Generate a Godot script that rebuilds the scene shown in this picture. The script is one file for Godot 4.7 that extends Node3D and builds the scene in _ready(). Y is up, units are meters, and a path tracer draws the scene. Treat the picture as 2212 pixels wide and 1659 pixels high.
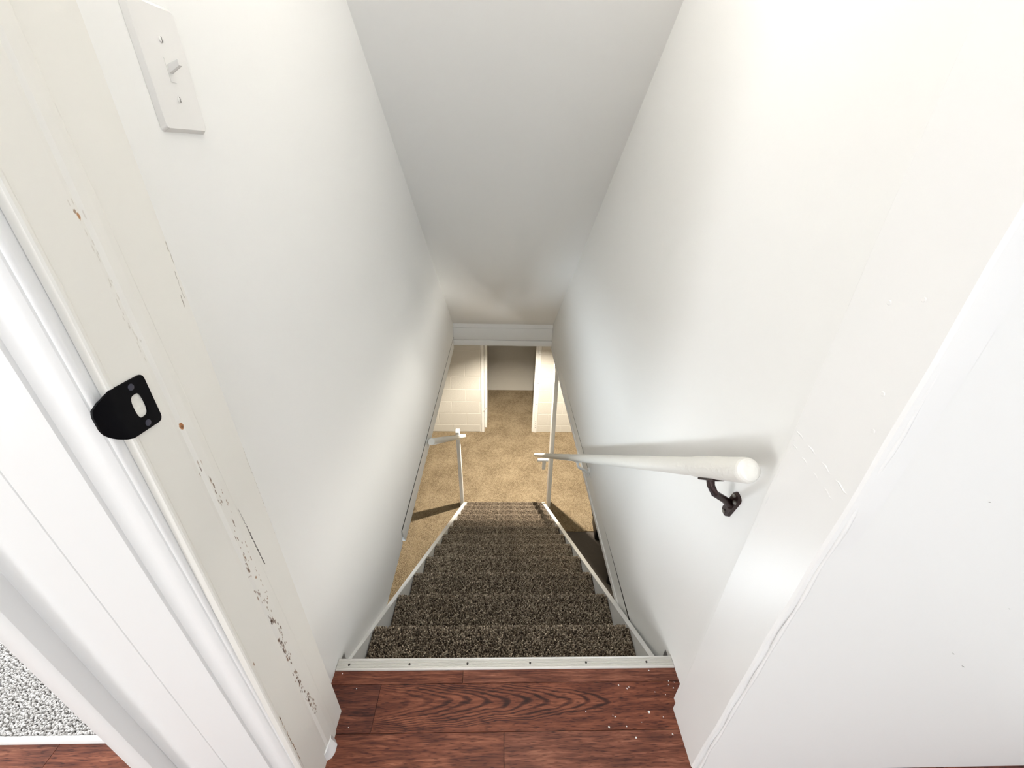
extends Node3D
# A steep carpeted basement stair seen from the hall floor above it. Metres, y up, -z runs down the stairs.
# x = 0 is the middle of the stairwell, y = 0 the hall floor, z = 0 the far edge of the metal nosing strip.

const WELL := 0.457            # half width of the stairwell
const FLOOR := -2.453          # basement carpet
const CEIL := -0.345           # basement ceiling
const RISE := 0.1925
const GOING := 0.2418
const NOSE_Z := -0.1928        # first nosing
const SKEW := 0.0051           # the flight drifts this much to the right with each step
const FAR := -4.433            # block wall
const HEAD_Z := -2.89          # wall over the foot of the stairs
var M := {}
var rng := RandomNumberGenerator.new()
var used := {}

# ------------------------------------------------------------------ shape helpers
func begin() -> SurfaceTool:
	var st := SurfaceTool.new()
	st.begin(Mesh.PRIMITIVE_TRIANGLES)
	return st

func tri(st: SurfaceTool, p: Array, n: Array, uv: Array) -> void:
	var c: Vector3 = (p[1] - p[0]).cross(p[2] - p[0])
	var m: Vector3 = n[0] + n[1] + n[2]
	var order := [0, 1, 2] if c.dot(m) < 0.0 else [0, 2, 1]
	for k in order:
		st.set_normal(n[k])
		st.set_uv(uv[k])
		st.add_vertex(p[k])

func quad(st: SurfaceTool, a: Vector3, b: Vector3, c: Vector3, d: Vector3, n: Vector3, ua := Vector2(0, 0), ub := Vector2(1, 0), uc := Vector2(1, 1), ud := Vector2(0, 1)) -> void:
	tri(st, [a, b, c], [n, n, n], [ua, ub, uc])
	tri(st, [a, c, d], [n, n, n], [ua, uc, ud])

# closed outline pushed along a path: f(point, t) gives the place in space, t from 0 to 1
func extrude(st: SurfaceTool, poly: PackedVector2Array, f: Callable, steps := 1, caps := true, soft := 40.0) -> void:
	var n := poly.size()
	var area := 0.0
	for i in n:
		area += poly[i].cross(poly[(i + 1) % n])
	var side := signf(area)
	var en: Array[Vector2] = []
	for i in n:
		var e := poly[(i + 1) % n] - poly[i]
		en.append(Vector2(e.y, -e.x).normalized() * side)
	var limit := cos(deg_to_rad(soft))
	for i in n:
		var j := (i + 1) % n
		var n0 := en[i]
		var n1 := en[i]
		var before := en[(i + n - 1) % n]
		var after := en[j]
		if before.dot(en[i]) > limit:
			n0 = (before + en[i]).normalized()
		if after.dot(en[i]) > limit:
			n1 = (after + en[i]).normalized()
		for s in steps:
			var t0 := float(s) / steps
			var t1 := float(s + 1) / steps
			var a: Vector3 = f.call(poly[i], t0)
			var b: Vector3 = f.call(poly[j], t0)
			var c: Vector3 = f.call(poly[j], t1)
			var d: Vector3 = f.call(poly[i], t1)
			var along := (d - a) + (c - b)
			var na := out(f, poly[i], n0, t0, along)
			var nb := out(f, poly[j], n1, t0, along)
			var nc := out(f, poly[j], n1, t1, along)
			var nd := out(f, poly[i], n0, t1, along)
			tri(st, [a, b, c], [na, nb, nc], [Vector2(float(i) / n, t0), Vector2(float(j) / n, t0), Vector2(float(j) / n, t1)])
			tri(st, [a, c, d], [na, nc, nd], [Vector2(float(i) / n, t0), Vector2(float(j) / n, t1), Vector2(float(i) / n, t1)])
	if caps:
		var idx := Geometry2D.triangulate_polygon(poly)
		for e in 2:
			var t := float(e)
			var mid: Vector3 = f.call(poly[0], t)
			var inner: Vector3 = f.call(poly[0], 1.0 - t)
			var dirn := (mid - inner).normalized()
			for k in range(0, idx.size(), 3):
				var p := []
				for q in 3:
					p.append(f.call(poly[idx[k + q]], t))
				var cn: Vector3 = (p[1] - p[0]).cross(p[2] - p[0]).normalized()
				if cn.dot(dirn) < 0.0:
					cn = -cn
				tri(st, p, [cn, cn, cn], [Vector2(0, 0), Vector2(1, 0), Vector2(1, 1)])

func out(f: Callable, p: Vector2, n2: Vector2, t: float, along: Vector3) -> Vector3:
	var a: Vector3 = f.call(p, t)
	var b: Vector3 = f.call(p + n2 * 0.0005, t)
	var n := (b - a)
	if along.length() > 1e-9:
		var u := along.normalized()
		n -= u * n.dot(u)
	return n.normalized()

func box(st: SurfaceTool, lo: Vector3, hi: Vector3, ch := 0.0) -> void:
	if ch > 0.0:
		var d := hi - lo
		var ax := 0 if d.x >= d.y and d.x >= d.z else (1 if d.y >= d.z else 2)
		var u := (ax + 1) % 3
		var v := (ax + 2) % 3
		var poly := round_rect(Vector2(lo[u], lo[v]), Vector2(hi[u], hi[v]), ch, 2)
		extrude(st, poly, func(p: Vector2, t: float) -> Vector3:
			var r := Vector3.ZERO
			r[ax] = lerpf(lo[ax], hi[ax], t)
			r[u] = p.x
			r[v] = p.y
			return r)
		return
	var c := [Vector3(lo.x, lo.y, lo.z), Vector3(hi.x, lo.y, lo.z), Vector3(hi.x, hi.y, lo.z), Vector3(lo.x, hi.y, lo.z), Vector3(lo.x, lo.y, hi.z), Vector3(hi.x, lo.y, hi.z), Vector3(hi.x, hi.y, hi.z), Vector3(lo.x, hi.y, hi.z)]
	quad(st, c[0], c[1], c[2], c[3], Vector3(0, 0, -1))
	quad(st, c[4], c[5], c[6], c[7], Vector3(0, 0, 1))
	quad(st, c[0], c[3], c[7], c[4], Vector3(-1, 0, 0))
	quad(st, c[1], c[2], c[6], c[5], Vector3(1, 0, 0))
	quad(st, c[0], c[1], c[5], c[4], Vector3(0, -1, 0))
	quad(st, c[3], c[2], c[6], c[7], Vector3(0, 1, 0))

func round_rect(lo: Vector2, hi: Vector2, r: float, seg := 4) -> PackedVector2Array:
	var p := PackedVector2Array()
	var cs := [Vector2(hi.x - r, hi.y - r), Vector2(lo.x + r, hi.y - r), Vector2(lo.x + r, lo.y + r), Vector2(hi.x - r, lo.y + r)]
	for k in 4:
		for s in seg + 1:
			var a := PI / 2.0 * (k + float(s) / seg)
			p.append(cs[k] + Vector2(cos(a), sin(a)) * r)
	return p

# round bar along points, with domed or flat ends
func tube(st: SurfaceTool, pts: Array, rad: Array, seg := 16, caps := true) -> void:
	var n := pts.size()
	var rings := []
	var ref := Vector3.UP
	for i in n:
		var d: Vector3 = (pts[mini(i + 1, n - 1)] - pts[maxi(i - 1, 0)]).normalized()
		if absf(d.dot(ref)) > 0.95:
			ref = Vector3.RIGHT
		var u := d.cross(ref).normalized()
		var v := d.cross(u).normalized()
		var ring := []
		for k in seg:
			var a := TAU * k / seg
			ring.append(u * cos(a) + v * sin(a))
		rings.append(ring)
	for i in n - 1:
		var slope: float = (rad[i] - rad[i + 1]) / maxf(0.0001, (pts[i + 1] - pts[i]).length())
		var dirn: Vector3 = (pts[i + 1] - pts[i]).normalized()
		for k in seg:
			var l := (k + 1) % seg
			var a: Vector3 = pts[i] + rings[i][k] * rad[i]
			var b: Vector3 = pts[i] + rings[i][l] * rad[i]
			var c: Vector3 = pts[i + 1] + rings[i + 1][l] * rad[i + 1]
			var d: Vector3 = pts[i + 1] + rings[i + 1][k] * rad[i + 1]
			var na: Vector3 = (rings[i][k] + dirn * slope).normalized()
			var nb: Vector3 = (rings[i][l] + dirn * slope).normalized()
			tri(st, [a, b, c], [na, nb, nb], [Vector2.ZERO, Vector2.RIGHT, Vector2.ONE])
			tri(st, [a, c, d], [na, nb, na], [Vector2.ZERO, Vector2.ONE, Vector2.DOWN])
	if caps:
		for e in [0, n - 1]:
			var cn: Vector3 = (pts[0] - pts[1]).normalized() if e == 0 else (pts[n - 1] - pts[n - 2]).normalized()
			for k in seg:
				var l := (k + 1) % seg
				tri(st, [pts[e], pts[e] + rings[e][k] * rad[e], pts[e] + rings[e][l] * rad[e]], [cn, cn, cn], [Vector2.ZERO, Vector2.RIGHT, Vector2.ONE])

# ------------------------------------------------------------------ node helpers
func numbered(called: String) -> String:
	if not used.has(called):
		used[called] = 0
		return called
	used[called] += 1
	return "%s_%03d" % [called, used[called]]

func put(st: SurfaceTool, called: String, mat: Material, parent: Node = self) -> MeshInstance3D:
	var o := MeshInstance3D.new()
	o.mesh = st.commit()
	o.material_override = mat
	o.name = numbered(called) if parent == self else called
	parent.add_child(o, true)
	return o

func hold(called: String, at := Vector3.ZERO) -> Node3D:
	var o := Node3D.new()
	o.name = numbered(called)
	add_child(o, true)
	o.position = at
	return o

func tag(o: Node, label: String, category: String, group := "") -> void:
	o.set_meta("label", label)
	o.set_meta("category", category)
	if group:
		o.set_meta("group", group)

func setting(o: Node, label: String, category: String) -> void:
	tag(o, label, category)
	o.set_meta("kind", "structure")

func slab(called: String, boxes: Array, mat: Material, label: String, category: String, ch := 0.0) -> MeshInstance3D:
	var st := begin()
	for b in boxes:
		box(st, b[0], b[1], ch)
	var o := put(st, called, mat)
	setting(o, label, category)
	return o

# ------------------------------------------------------------------ materials
func plain(color: Color, rough: float, metal := 0.0, spec := 0.5) -> StandardMaterial3D:
	var m := StandardMaterial3D.new()
	m.albedo_color = color
	m.roughness = rough
	m.metallic = metal
	m.metallic_specular = spec
	return m

func noise(freq: float, octaves := 3, s := 1, type := FastNoiseLite.TYPE_SIMPLEX_SMOOTH) -> FastNoiseLite:
	var n := FastNoiseLite.new()
	n.seed = s
	n.noise_type = type
	n.frequency = freq
	n.fractal_octaves = octaves
	return n

func bumpy(m: StandardMaterial3D, tex: Texture2D, scale: float, height: float) -> StandardMaterial3D:
	m.uv1_triplanar = true
	m.uv1_world_triplanar = true
	m.uv1_scale = Vector3.ONE * scale
	m.heightmap_enabled = true
	m.heightmap_texture = tex
	m.heightmap_scale = height
	return m

func make_materials() -> void:
	var roller := ImageTexture.create_from_image(noise(0.06, 3, 4).get_seamless_image(512, 512))
	var lumps := ImageTexture.create_from_image(noise(0.02, 4, 9).get_seamless_image(512, 512))
	M.wall = bumpy(plain(Color(0.95, 0.95, 0.942), 0.55), roller, 2.2, 0.008)
	M.trim = bumpy(plain(Color(0.94, 0.94, 0.93), 0.38), lumps, 2.6, 0.02)
	M.casing = bumpy(plain(Color(0.95, 0.95, 0.945), 0.35), lumps, 1.6, 0.01)
	M.rail = bumpy(plain(Color(0.93, 0.925, 0.90), 0.5), lumps, 5.0, 0.14)
	M.block = bumpy(plain(Color(0.84, 0.83, 0.80), 0.75), roller, 3.0, 0.12)
	M.mortar = bumpy(plain(Color(0.87, 0.86, 0.83), 0.8), roller, 3.0, 0.1)
	M.plate = plain(Color(0.93, 0.925, 0.915), 0.25)
	M.metal = plain(Color(0.90, 0.89, 0.875), 0.38, 0.6)
	M.screw = plain(Color(0.30, 0.29, 0.28), 0.45, 0.8)
	M.black = plain(Color(0.015, 0.015, 0.03), 0.5, 0.0, 0.22)
	M.black_screw = plain(Color(0.26, 0.26, 0.31), 0.4, 0.4)
	M.bronze = plain(Color(0.20, 0.135, 0.13), 0.42, 0.45)
	M.steel = plain(Color(0.55, 0.54, 0.52), 0.35, 0.8)
	M.bag = plain(Color(0.03, 0.03, 0.035), 0.5)
	M.concrete = bumpy(plain(Color(0.37, 0.345, 0.32), 0.9), lumps, 1.3, 0.15)
	M.joist = plain(Color(0.72, 0.70, 0.66), 0.8)
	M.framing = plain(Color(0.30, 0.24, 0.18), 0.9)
	M.slit = plain(Color(0.10, 0.085, 0.07), 0.95)  # dark colour standing in for shade in the slits
	M.scuff = plain(Color(0.62, 0.62, 0.60), 0.8)
	M.baffle = plain(Color(0.05, 0.05, 0.05), 0.8)
	M.glass = plain(Color(1, 1, 1, 0.05), 0.02)
	M.glass.transparency = BaseMaterial3D.TRANSPARENCY_ALPHA
	M.bulb = plain(Color(1.0, 0.93, 0.8), 0.4)
	M.bulb.emission_enabled = true
	M.bulb.emission = Color(1.0, 0.83, 0.58)
	M.bulb.emission_energy_multiplier = 6.0
	M.opal = plain(Color(0.95, 0.94, 0.92), 0.4)  # glow of the added fill lamps
	M.opal.emission_enabled = true
	M.opal.emission = Color(1.0, 0.98, 0.96)
	M.opal.emission_energy_multiplier = 0.5
	M.yarn = plain(Color(1, 1, 1), 0.95, 0.0, 0.2)
	M.yarn.vertex_color_use_as_albedo = true
	M.backing = plain(Color(0.33, 0.29, 0.25), 0.95, 0.0, 0.2)
	M.grey_backing = plain(Color(0.62, 0.60, 0.58), 0.95, 0.0, 0.2)
	M.carpet = carpet_material()
	M.subfloor = plain(Color(0.45, 0.36, 0.28), 0.9)

func carpet_material() -> StandardMaterial3D:
	var n := 1024
	var fine := noise(0.21, 2, 21).get_seamless_image(n, n)
	var mid := noise(0.035, 3, 22).get_seamless_image(n, n)
	var big := noise(0.006, 3, 23).get_seamless_image(n, n)
	var im := Image.create(n, n, false, Image.FORMAT_RGB8)
	var dark := Color(0.385, 0.325, 0.25)
	var mean := Color(0.615, 0.55, 0.445)
	var pale := Color(0.74, 0.675, 0.57)
	for y in n:
		for x in n:
			var v := 0.95 * (fine.get_pixel(x, y).r - 0.5) + 0.22 * (mid.get_pixel(x, y).r - 0.5) + 0.20 * (big.get_pixel(x, y).r - 0.5)
			var c := mean.lerp(pale, clampf(v * 3.0, 0.0, 1.0)) if v > 0.0 else mean.lerp(dark, clampf(-v * 3.2, 0.0, 1.0))
			im.set_pixel(x, y, c)
	var m := plain(Color.WHITE, 0.95, 0.0, 0.2)
	m.albedo_texture = ImageTexture.create_from_image(im)
	return bumpy(m, ImageTexture.create_from_image(fine), 0.5, 0.9)

# oak print: straight grain, with a cathedral of arches where arch > 0 (place of its tip along the board)
func wood_material(s: int, base: Color, light: Color, dark: Color, arch: float) -> StandardMaterial3D:
	var w := 1400
	var h := 140
	var wob := noise(0.005, 3, s)
	var band := noise(0.012, 3, s + 5)
	var streak := noise(0.05, 3, s + 7)
	var pore := noise(0.16, 2, s + 9)
	var im := Image.create(w, h, false, Image.FORMAT_RGB8)
	for y in h:
		var v := (y + 0.5) / h - 0.5
		for x in w:
			var u := (x + 0.5) / w
			var a := wob.get_noise_2d(x, y * 2.5)
			var g := band.get_noise_2d(x * 0.35, y * 3.2)
			var f := streak.get_noise_2d(x * 0.16, y * 2.6 + a * 18.0)
			var p := pore.get_noise_2d(x * 0.14, y * 1.5)
			var tone := 0.70 * g + 0.62 * f + 0.25 * a
			if arch > 0.0:
				tone *= 0.72
			if arch > 0.0:
				var yy := v + 0.10 + a * 0.05
				var k := arch - u - yy * yy * 1.5 + 0.010 * wob.get_noise_2d(x * 2.0 + 900.0, y * 4.0)
				var t := sin(k * 132.0 + 0.8 * g)
				var on := smoothstep(-0.012, 0.012, k) * smoothstep(0.62, 0.34, k)
				if t < -0.1:
					tone += on * (t + 0.1) * 0.85
				else:
					tone += on * 0.16
			if p > 0.24:
				tone -= (p - 0.24) * 1.9
			var c := base.lerp(light, clampf(tone * 1.15, 0.0, 1.0)) if tone > 0.0 else base.lerp(dark, clampf(-tone * 1.0, 0.0, 1.0))
			im.set_pixel(x, y, c)
	var m := plain(Color.WHITE, 0.42, 0.0, 0.4)
	m.albedo_texture = ImageTexture.create_from_image(im)
	return m

# old painted jamb: chips and cracks where the photograph shows them; u = z from 0.10 to 0.29, v = y from 0 down 2.05
func jamb_material() -> StandardMaterial3D:
	var w := 384
	var h := 2048
	var im := Image.create(w, h, false, Image.FORMAT_RGB8)
	im.fill(Color(0.925, 0.915, 0.89))
	var r := RandomNumberGenerator.new()
	r.seed = 77
	var brown := Color(0.45, 0.31, 0.20)
	var black := Color(0.13, 0.10, 0.08)
	var rust := Color(0.66, 0.43, 0.24)
	var dab := func(y: float, z: float, len_y: float, len_z: float, c: Color, a: float) -> void:
		var cx := (z - 0.10) / 0.19 * w
		var cy := (2.05 - y) / 2.05 * h
		var ry := maxf(0.6, len_y / 2.05 * h * 0.5)
		var rx := maxf(0.6, len_z / 0.19 * w * 0.5)
		for py in range(int(cy - ry) - 1, int(cy + ry) + 2):
			for px in range(int(cx - rx) - 1, int(cx + rx) + 2):
				if px < 0 or py < 0 or px >= w or py >= h:
					continue
				var d := Vector2((px - cx) / rx, (py - cy) / ry).length()
				if d < 1.0:
					im.set_pixel(px, py, im.get_pixel(px, py).lerp(c, a))
	# ragged ridge where a stop was pried off
	for k in 120:
		var y := r.randf_range(0.17, 0.86)
		var z := 0.197 + r.randfn(0.0, 0.0022) + 0.004 * sin(y * 23.0)
		var tone := brown.lerp(black, r.randf() * 0.6)
		dab.call(y, z, r.randf_range(0.003, 0.011), r.randf_range(0.0007, 0.0022), tone, r.randf_range(0.25, 0.75))
	for k in 26:
		dab.call(r.randf_range(0.55, 0.80), 0.188 + r.randfn(0.0, 0.003), r.randf_range(0.002, 0.006), r.randf_range(0.0006, 0.0018), brown, r.randf_range(0.3, 0.7))
	for k in 30:
		dab.call(r.randf_range(1.0, 1.17), 0.206 + r.randfn(0.0, 0.002), r.randf_range(0.003, 0.009), 0.0012, Color(0.80, 0.78, 0.74), 0.6)
	# torn filler round four deeper scars
	for q in [[0.44, 0.200, 0.05], [0.52, 0.199, 0.03], [0.33, 0.199, 0.06], [0.23, 0.198, 0.04]]:
		for k in 16:
			dab.call(q[0] + r.randfn(0.0, 0.32) * q[2], q[1] + r.randfn(0.0, 0.0014), r.randf_range(0.004, 0.012), r.randf_range(0.0006, 0.0016), brown.lerp(black, r.randf() * 0.7), r.randf_range(0.35, 0.8))
		dab.call(q[0] - q[2] * 0.3, q[1] + 0.001, q[2] * 0.35, 0.0016, black.lerp(brown, 0.4), 0.7)
	# one long open crack
	for k in 70:
		var t := k / 69.0
		dab.call(lerpf(0.745, 0.615, t), 0.1705 - 0.004 * t + 0.0008 * sin(k * 1.7), 0.004, 0.0011 if t > 0.35 else 0.0006, black, 0.85 if t > 0.25 else 0.45)
	# single chips down to the wood
	dab.call(0.915, 0.2005, 0.009, 0.0042, rust, 0.95)
	dab.call(0.914, 0.2000, 0.004, 0.0025, brown, 0.8)
	dab.call(1.150, 0.2065, 0.006, 0.0034, rust, 0.8)
	dab.call(1.154, 0.2085, 0.004, 0.0030, brown, 0.6)
	dab.call(0.62, 0.1935, 0.005, 0.0026, rust.lerp(brown, 0.5), 0.9)
	dab.call(0.33, 0.2560, 0.010, 0.0022, brown.lerp(black, 0.4), 0.9)
	dab.call(0.50, 0.2545, 0.008, 0.0020, brown, 0.6)
	# worn front edge low down
	for k in 60:
		dab.call(r.randf_range(0.17, 0.33), 0.2568 + r.randfn(0.0, 0.0006), r.randf_range(0.002, 0.008), r.randf_range(0.0006, 0.0014), rust.lerp(black, r.randf() * 0.8), 0.8)
	# pencil-thin scuffs
	for q in [[1.10, 0.1195, 0.022], [1.063, 0.1225, 0.030], [1.045, 0.1265, 0.012], [0.79, 0.1195, 0.05], [0.735, 0.1190, 0.06], [0.68, 0.1185, 0.05], [0.64, 0.1180, 0.03]]:
		for k in 12:
			dab.call(q[0] + q[2] * (k / 11.0 - 0.5), q[1] + r.randfn(0.0, 0.0003), 0.004, 0.0007, Color(0.55, 0.52, 0.47), 0.5)
	var m := plain(Color.WHITE, 0.45)
	m.albedo_texture = ImageTexture.create_from_image(im)
	return m

# ------------------------------------------------------------------ the scene
func _ready() -> void:
	rng.seed = 5
	# camera: solved from the stairwell's edges and vanishing points
	var pitch := deg_to_rad(29.216)
	var yaw := deg_to_rad(2.060)
	var roll := deg_to_rad(1.666)
	var fwd := Vector3(sin(yaw) * cos(pitch), -sin(pitch), -cos(yaw) * cos(pitch))
	var right := Vector3(cos(yaw), 0, sin(yaw))
	var up := right.cross(fwd)
	var cam := Camera3D.new()
	cam.name = "camera"
	add_child(cam)
	cam.transform = Transform3D(Basis(right * cos(roll) + up * sin(roll), up * cos(roll) - right * sin(roll), -fwd), Vector3(-0.0299, 1.2064, 0.6106))
	cam.fov = 86.611
	cam.near = 0.02
	cam.current = true
	# sky, exposure
	var env := Environment.new()
	env.background_mode = Environment.BG_COLOR
	env.background_color = Color(0.80, 0.86, 0.95)
	env.background_energy_multiplier = 1.2
	env.tonemap_mode = Environment.TONE_MAPPER_LINEAR
	env.tonemap_exposure = 1.64
	env.sdfgi_enabled = true
	env.ssao_enabled = true
	env.ssil_enabled = true
	var we := WorldEnvironment.new()
	we.name = "environment"
	we.environment = env
	add_child(we)
	# daylight at the hall's glass door, at an added back window for fill and at the window of the carpeted room
	daylight("hall_door_daylight", Vector3(-3.16, 0.92, 2.55), Vector3(1, 0, 0), Vector2(0.86, 1.70), 3.95, Color(0.99, 0.99, 0.99))
	daylight("hall_fill_light", Vector3(0.45, 1.45, 3.02), Vector3(0, 0, -1), Vector2(1.1, 1.1), 0.9, Color(0.97, 0.985, 1.0))  # added source, fills the stairwell from behind
	daylight("carpet_room_daylight", Vector3(-1.9, 1.45, -2.92), Vector3(0, 0, 1), Vector2(1.3, 1.2), 5.8, Color(0.98, 0.99, 1.0))

	make_materials()
	build_stairwell()
	build_upstairs()
	build_basement()
	build_landing()
	build_left_frame()
	build_right_frame()
	build_stairs()
	build_rails()
	build_fittings()
	build_stair_fill_lamp()

func build_stair_fill_lamp() -> void:
	# fill lamp added out of view over the door head to brighten the stairwell
	var o := hold("stair_fill_lamp", Vector3(0, 2.16, 0.115))
	tag(o, "added unseen fill lamp over the door head inside the stairwell", "lamp")
	var st := begin()
	box(st, Vector3(-0.36, -0.075, -0.02), Vector3(0.36, 0.075, 0.0), 0.004)
	put(st, "back_plate", M.plate, o)
	st = begin()
	extrude(st, PackedVector2Array([Vector2(0, -0.065), Vector2(0.035, -0.060), Vector2(0.055, -0.04), Vector2(0.062, 0.0), Vector2(0.055, 0.04), Vector2(0.035, 0.060), Vector2(0, 0.065)]), func(p: Vector2, t: float) -> Vector3: return Vector3(lerpf(-0.35, 0.35, t), p.y, -0.02 - p.x))
	put(st, "diffuser", M.opal, o)
	var l := AreaLight3D.new()
	l.name = "fill_glow"
	o.add_child(l)
	l.transform = Transform3D(Basis.looking_at(Vector3(0, 0.05, -1).normalized(), Vector3.UP), Vector3(0, 0, -0.09))
	l.area_size = Vector2(0.70, 0.13)
	l.area_normalize_energy = true
	l.light_energy = 0.55
	l.light_color = Color(1.0, 0.98, 0.95)
	l.area_range = 8.0
	l.shadow_enabled = true

func daylight(called: String, at: Vector3, to: Vector3, size: Vector2, energy: float, color: Color) -> void:
	var l := AreaLight3D.new()
	l.name = called
	add_child(l)
	l.transform = Transform3D(Basis.looking_at(to, Vector3.UP), at)
	l.area_size = size
	l.area_normalize_energy = true
	l.light_energy = energy
	l.light_color = color
	l.area_range = 12.0
	l.shadow_enabled = true

func ceiling_y(z: float) -> float:
	return 1.575 - 0.84 * (-0.861 - z)

func build_stairwell() -> void:
	# side walls, cut to the sloping ceiling above and ending at the basement ceiling below
	var lp := PackedVector2Array([Vector2(0.117, -0.02), Vector2(0.117, 2.42), Vector2(0.08, ceiling_y(0.08) + 0.03), Vector2(HEAD_Z - 0.12, ceiling_y(HEAD_Z - 0.12) + 0.03), Vector2(HEAD_Z - 0.12, -0.263), Vector2(-0.655, -0.262), Vector2(-0.655, -0.333), Vector2(-0.03, -0.333), Vector2(-0.03, -0.02)])
	var st := begin()
	extrude(st, lp, func(p: Vector2, t: float) -> Vector3: return Vector3(lerpf(-0.60, -WELL, t), p.y, p.x))
	setting(put(st, "wall_left", M.wall), "white painted stairwell wall carrying the light switch", "wall")
	var rp := PackedVector2Array([Vector2(0.115, -0.02), Vector2(0.115, 2.42), Vector2(0.08, ceiling_y(0.08) + 0.03), Vector2(HEAD_Z - 0.12, ceiling_y(HEAD_Z - 0.12) + 0.03), Vector2(HEAD_Z - 0.12, -0.262), Vector2(-0.245, -0.262), Vector2(-0.235, -0.333), Vector2(-0.03, -0.333), Vector2(-0.03, -0.02)])
	st = begin()
	extrude(st, rp, func(p: Vector2, t: float) -> Vector3: return Vector3(lerpf(WELL, 0.60, t), p.y, p.x))
	setting(put(st, "wall_right", M.wall), "white painted stairwell wall carrying the long handrail", "wall")
	# sloping ceiling
	var cp := PackedVector2Array([Vector2(0.10, ceiling_y(0.10)), Vector2(HEAD_Z - 0.12, ceiling_y(HEAD_Z - 0.12)), Vector2(HEAD_Z - 0.12, ceiling_y(HEAD_Z - 0.12) + 0.14), Vector2(0.10, ceiling_y(0.10) + 0.14)])
	st = begin()
	extrude(st, cp, func(p: Vector2, t: float) -> Vector3: return Vector3(lerpf(-0.60, 0.60, t), p.y, p.x))
	setting(put(st, "ceiling", M.wall), "white sloping ceiling running down over the stairs", "ceiling")
	# wall over the foot of the flight and its two boards
	slab("wall_header", [[Vector3(-WELL, -0.168, HEAD_Z - 0.12), Vector3(WELL, 0.02, HEAD_Z)]], M.wall, "short white wall over the foot of the stairs", "wall")
	var b := hold("trim_1")
	setting(b, "two white boards edging the opening over the foot of the stairs", "trim")
	st = begin()
	box(st, Vector3(-WELL + 0.001, -0.287, HEAD_Z - 0.06), Vector3(WELL - 0.001, -0.1695, HEAD_Z + 0.002), 0.002)
	put(st, "upper_board", M.trim, b)
	st = begin()
	box(st, Vector3(-WELL + 0.001, -0.343, HEAD_Z - 0.06), Vector3(WELL - 0.001, -0.290, HEAD_Z + 0.004), 0.002)
	put(st, "lower_board", M.trim, b)
	# boards under the side walls; the gap above them is filled with painted shade
	var tl := PackedVector2Array([Vector2(-0.672, -0.276), Vector2(-1.6, -0.274), Vector2(HEAD_Z, -0.271), Vector2(HEAD_Z, -0.374), Vector2(-0.700, -0.372), Vector2(-0.686, -0.345)])
	st = begin()
	extrude(st, tl, func(p: Vector2, t: float) -> Vector3: return Vector3(lerpf(-WELL - 0.02, -WELL, t), p.y, p.x))
	var o := put(st, "trim_2", M.trim)
	setting(o, "white board under the stairwell wall with painted shade in the slit above it", "trim")
	var tr := PackedVector2Array([Vector2(-0.262, -0.275), Vector2(-0.45, -0.271), Vector2(-0.72, -0.2630), Vector2(-1.0, -0.2630), Vector2(-1.1, -0.2680), Vector2(-1.5, -0.269), Vector2(-1.9, -0.264), Vector2(HEAD_Z, -0.265), Vector2(HEAD_Z, -0.374), Vector2(-0.335, -0.374)])
	st = begin()
	extrude(st, tr, func(p: Vector2, t: float) -> Vector3: return Vector3(lerpf(WELL, WELL + 0.02, t), p.y, p.x))
	o = put(st, "trim_3", M.trim)
	setting(o, "white board under the handrail wall, ending by the top steps", "trim")
	# dark strips filling the slits: shade put in as colour
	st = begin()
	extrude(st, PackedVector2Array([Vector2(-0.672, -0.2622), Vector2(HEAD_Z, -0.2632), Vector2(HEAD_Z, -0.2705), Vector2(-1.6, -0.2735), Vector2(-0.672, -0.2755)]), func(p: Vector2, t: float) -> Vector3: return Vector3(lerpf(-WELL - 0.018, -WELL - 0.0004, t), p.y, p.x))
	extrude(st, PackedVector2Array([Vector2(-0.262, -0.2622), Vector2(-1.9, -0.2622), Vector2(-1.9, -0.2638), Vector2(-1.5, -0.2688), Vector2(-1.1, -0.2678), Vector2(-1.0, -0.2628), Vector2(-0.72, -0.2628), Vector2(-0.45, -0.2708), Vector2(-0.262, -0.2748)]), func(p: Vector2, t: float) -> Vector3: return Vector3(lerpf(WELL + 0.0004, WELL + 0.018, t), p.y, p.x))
	setting(put(st, "trim_6", M.slit), "dark strips standing in for shade in the slits under the stairwell walls", "trim")
	# a strip along the lower edge of the right board
	st = begin()
	box(st, Vector3(WELL - 0.004, -0.372, HEAD_Z), Vector3(WELL, -0.346, -0.345), 0.001)
	o = put(st, "trim_4", M.trim)
	setting(o, "thin white strip along the lower edge of the board under the handrail wall", "trim")
	# floor framing behind the boards, added to keep light out of the slits
	slab("trim_5", [[Vector3(-0.60, -0.345, HEAD_Z - 0.06), Vector3(-WELL - 0.022, -0.266, -0.03)], [Vector3(WELL + 0.022, -0.345, HEAD_Z - 0.06), Vector3(0.60, -0.263, -0.03)]], M.framing, "added floor framing blocking light behind the boards under the walls", "trim")

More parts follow.
